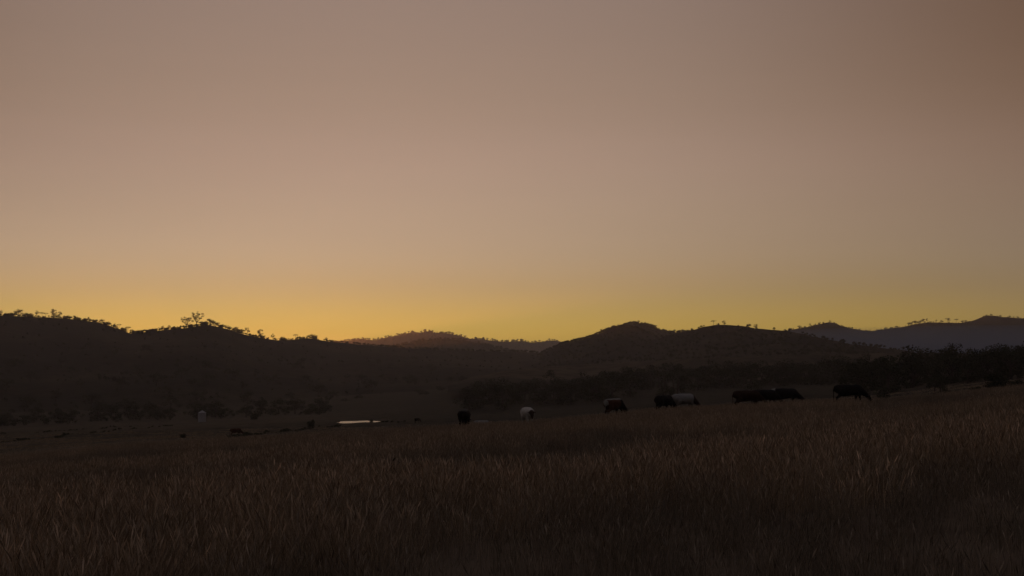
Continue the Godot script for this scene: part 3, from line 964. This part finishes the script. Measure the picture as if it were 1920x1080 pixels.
func coat(kind: String, p: Vector3, grazing: bool) -> Color:
	var black := Color(0.012, 0.011, 0.011)
	var white := Color(0.50, 0.46, 0.41)
	var red := Color(0.055, 0.022, 0.012)
	var n := nz.get_noise_3d(p.x * 60.0 + 7.0, p.y * 60.0, p.z * 60.0)
	var k := 1.0 + 0.25 * n
	var c := black
	match kind:
		"black": c = black
		"dark_red": c = red * 0.45 + black * 0.55
		"red": c = red
		"white_rump": c = white * 0.55 if p.distance_to(Vector3(-0.95, 1.2, 0.1)) < 0.3 + 0.1 * n else black
		"pale_back": c = white * 0.14 if p.y > 1.2 + 0.08 * n else black
		"white": c = white * 0.95 if p.x < 0.98 + 0.08 * n else Color(0.05, 0.03, 0.022)
		"roan":
			c = Color(0.25, 0.235, 0.22) if p.y > 0.72 + 0.2 * n else Color(0.15, 0.135, 0.12)
			if p.x > 0.62 + 0.1 * n: c = Color(0.05, 0.032, 0.028)
		"lineback":
			c = red * 1.3
			if p.x > 0.35 + 0.15 * n: c = black
			if p.y > 1.25 + 0.03 * n or p.x < -1.0 + 0.06 * n: c = white * 0.45
			if p.y < 0.42 and p.x < 0.0: c = white * 0.5
	return Color(c.r * k, c.g * k, c.b * k)

func make_cattle() -> void:
	var shapes := []
	for a in [[true, 0.0], [true, 0.12], [false, 0.05]]:
		var bones := cow_bones(a[0], a[1])
		shapes.append([cow_mesh(bones), a[0], a[1]])
	var eye := SphereMesh.new()
	eye.radius = 0.028
	eye.height = 0.056
	eye.radial_segments = 10
	eye.rings = 6
	var tuft := Buf.new()
	for i in 40:
		var d := Vector3(rng.randf_range(-0.25, 0.25), -1.0, rng.randf_range(-0.25, 0.25)).normalized()
		tuft.leaf(Vector3(rng.randf_range(-0.02, 0.02), -0.11, rng.randf_range(-0.02, 0.02)), d, d.cross(rv()).normalized(), 0.28, 0.02, Color(0.02, 0.018, 0.016))
	var tuft_mesh := tuft.mesh()
	var bodies := {}
	# x, distance, turn (0 = walking to the right, 90 = away), shape, coat, scale, label
	for a in [
		[1593, 90, 2, 1, "black", 0.94, "solid black cow grazing alone, furthest up the grassy slope"],
		[1402, 91, 8, 0, "dark_red", 0.92, "very dark cow at the tail of the three bunched black cattle"],
		[1435, 94, 16, 1, "black", 0.93, "black cow in the middle of the three bunched cattle"],
		[1472, 99, -12, 0, "white_rump", 0.97, "black cow with pale rump patch heading the three bunched cattle"],
		[1246, 98, 48, 1, "black", 0.95, "dark cow grazing close behind the grey roan cow"],
		[1283, 103, 28, 0, "roan", 1.0, "pale grey roan cow with dark forequarters in the long grass"],
		[1152, 96, 50, 1, "lineback", 1.0, "red brown cow with a white line along its back"],
		[990, 98, -76, 2, "white", 1.0, "round white cow with dark lowered face at the grass crest"],
		[871, 93, 84, 0, "pale_back", 1.0, "black cow with greyish back seen from behind"],
		[905, 160, 20, 0, "roan", 1.0, "pale back of a cow showing just over the grass crest"],
		[783, 382, 50, 0, "black", 1.0, "far off dark cow on the valley floor near the dam"],
		[444, 236, 35, 1, "red", 1.0, "dark red cow grazing down on the valley edge"]]:
		var sh: Array = shapes[a[3]]
		var key := "%d%s" % [a[3], a[4]]
		if not bodies.has(key):
			var arr := []
			arr.resize(Mesh.ARRAY_MAX)
			arr[Mesh.ARRAY_VERTEX] = sh[0][0]
			arr[Mesh.ARRAY_NORMAL] = sh[0][1]
			arr[Mesh.ARRAY_INDEX] = sh[0][2]
			var cols := PackedColorArray()
			for p in sh[0][0]: cols.append(coat(a[4], p, sh[1]))
			arr[Mesh.ARRAY_COLOR] = cols
			var m := ArrayMesh.new()
			m.add_surface_from_arrays(Mesh.PRIMITIVE_TRIANGLES, arr)
			bodies[key] = m
		var o := base("cow", on_ground(a[0], a[1]), deg_to_rad(a[2]))
		o.scale = Vector3.ONE * a[5]
		tag(o, a[6], "cow", "cattle grazing in the dry grass")
		put("body", bodies[key], M.hide, o)
		for s in [-1.0, 1.0]:
			var ey := put("eye", eye, M.eye, o)
			ey.position = Vector3(1.27, 0.47, 0.04 + 0.105 * s) if sh[1] else Vector3(1.28, 0.93, 0.05 + 0.105 * s)
		var tt := put("tail_tuft", tuft_mesh, M.hide, o)
		tt.position = Vector3(-1.10, 0.55, 0.03)

# ---------------------------------------------------------------- grass
func tuft_mesh(blades: int, seg: int, spread: float, tall: float, width: float, heads: bool) -> ArrayMesh:
	var b := Buf.new()
	for i in blades:
		var a := rng.randf() * TAU
		var root := Vector3(cos(a), 0, sin(a)) * spread * sqrt(rng.randf())
		var lean := Vector3(rng.randf_range(-1, 1), 0, rng.randf_range(-1, 1)) * 0.2 + root * 0.5 + Vector3(0.04, 0, 0)
		var h := tall * rng.randf_range(0.45, 1.15)
		var face := rng.randf() * TAU
		var side := Vector3(cos(face), 0, sin(face))
		var k := rng.randf_range(0.65, 1.35)
		var col := Color(0.44 * k, 0.335 * k, 0.235 * k)
		if rng.randf() < 0.18: col = Color(0.16 * k, 0.14 * k, 0.09 * k)
		var prev := root - Vector3(0, 0.05, 0)
		var w0 := width
		for s in seg:
			var t := float(s + 1) / seg
			var p := root + Vector3(0, h * t * (1.0 - 0.12 * t), 0) + lean * h * t * t
			var w1 := width * (1.0 - t) + 0.0008
			var nn := side.cross(p - prev).normalized()
			b.tri(prev - side * w0, p - side * w1, prev + side * w0, nn, nn, nn, col)
			b.tri(prev + side * w0, p - side * w1, p + side * w1, nn, nn, nn, col)
			prev = p
			w0 = w1
		if heads and rng.randf() < 0.35:
			var d := (lean * 2.0 + Vector3(0, 0.8, 0)).normalized()
			b.leaf(prev + d * 0.05, d, side, 0.13, 0.011, Color(0.48 * k, 0.37 * k, 0.27 * k))
			b.leaf(prev + d * 0.05, d, d.cross(side).normalized(), 0.13, 0.011, Color(0.48 * k, 0.37 * k, 0.27 * k))
	return b.mesh()

func grass_layer(called: String, mesh: Mesh, r0: float, r1: float, per_m2: float, half: float, label: String, size: float, x_from := -1e9) -> void:
	var n := int(deg_to_rad(half) * (r1 * r1 - r0 * r0) * per_m2)
	var ts := []
	var cs := []
	for i in n:
		var r := sqrt(lerpf(r0 * r0, r1 * r1, rng.randf()))
		var az := deg_to_rad(rng.randf_range(-half, half))
		var x := sin(az) * r
		var z := -cos(az) * r
		if 960.0 + FOC * tan(az) < x_from: continue
		if pond_d(x, z) < 1.25: continue
		var big := nz.get_noise_2d(x * 2.6 + 300.0, z * 2.6)          # clumps several metres across
		var fine := nz.get_noise_2d(x * 11.0, z * 11.0 + 70.0)
		var lush := smoothstep(-0.28, 0.12, big + 0.35 * fine)
		if rng.randf() > 0.6 + 0.4 * lush: continue
		var s := size * (0.68 + 0.37 * lush) * rng.randf_range(0.7, 1.25)
		if r > 70.0: s *= lerpf(1.0, 0.84, smoothstep(70.0, 88.0, r))
		var y := ground_h(az, r)
		var bs := Basis(Vector3.UP, rng.randf() * TAU).scaled(Vector3(s * 1.05, s, s * 1.05))
		ts.append(Transform3D(bs, Vector3(x, y, z)))
		var k := (0.60 + 0.40 * lush) * rng.randf_range(0.72, 1.28) * (1.45 if rng.randf() < 0.06 else 1.0)
		cs.append(Color(k, k * lerpf(1.05, 0.98, lush), k * lerpf(1.1, 0.95, lush)))
	var mm := MultiMesh.new()
	mm.transform_format = MultiMesh.TRANSFORM_3D
	mm.use_colors = true
	mm.mesh = mesh
	mm.instance_count = ts.size()
	for i in ts.size():
		mm.set_instance_transform(i, ts[i])
		mm.set_instance_color(i, cs[i])
	var o := MultiMeshInstance3D.new()
	o.name = numbered(called)
	o.multimesh = mm
	o.material_override = M.grass
	add_child(o, true)
	tag(o, label, "grass", "", "stuff")

func make_grass() -> void:
	grass_layer("dry_grass", tuft_mesh(56, 3, 0.24, 0.47, 0.0013, true), 3.0, 42.0, 11.0, 45.0, "dry tawny grass standing nearest the viewer", 1.0)
	grass_layer("dry_grass", tuft_mesh(34, 2, 0.26, 0.42, 0.0028, true), 42.0, 128.0, 6.5, 31.0, "dry tawny grass covering the paddock up to the cattle", 1.0)
	grass_layer("dry_grass", tuft_mesh(16, 2, 0.45, 0.32, 0.008, false), 128.0, 330.0, 1.7, 26.0, "thin dry grass on the slope and valley floor beyond the crest", 0.85)
	grass_layer("tall_grass_stalks", tuft_mesh(7, 3, 0.12, 0.8, 0.0016, true), 5.0, 60.0, 1.6, 40.0, "taller pale seed stalks standing over the dry grass", 1.0)
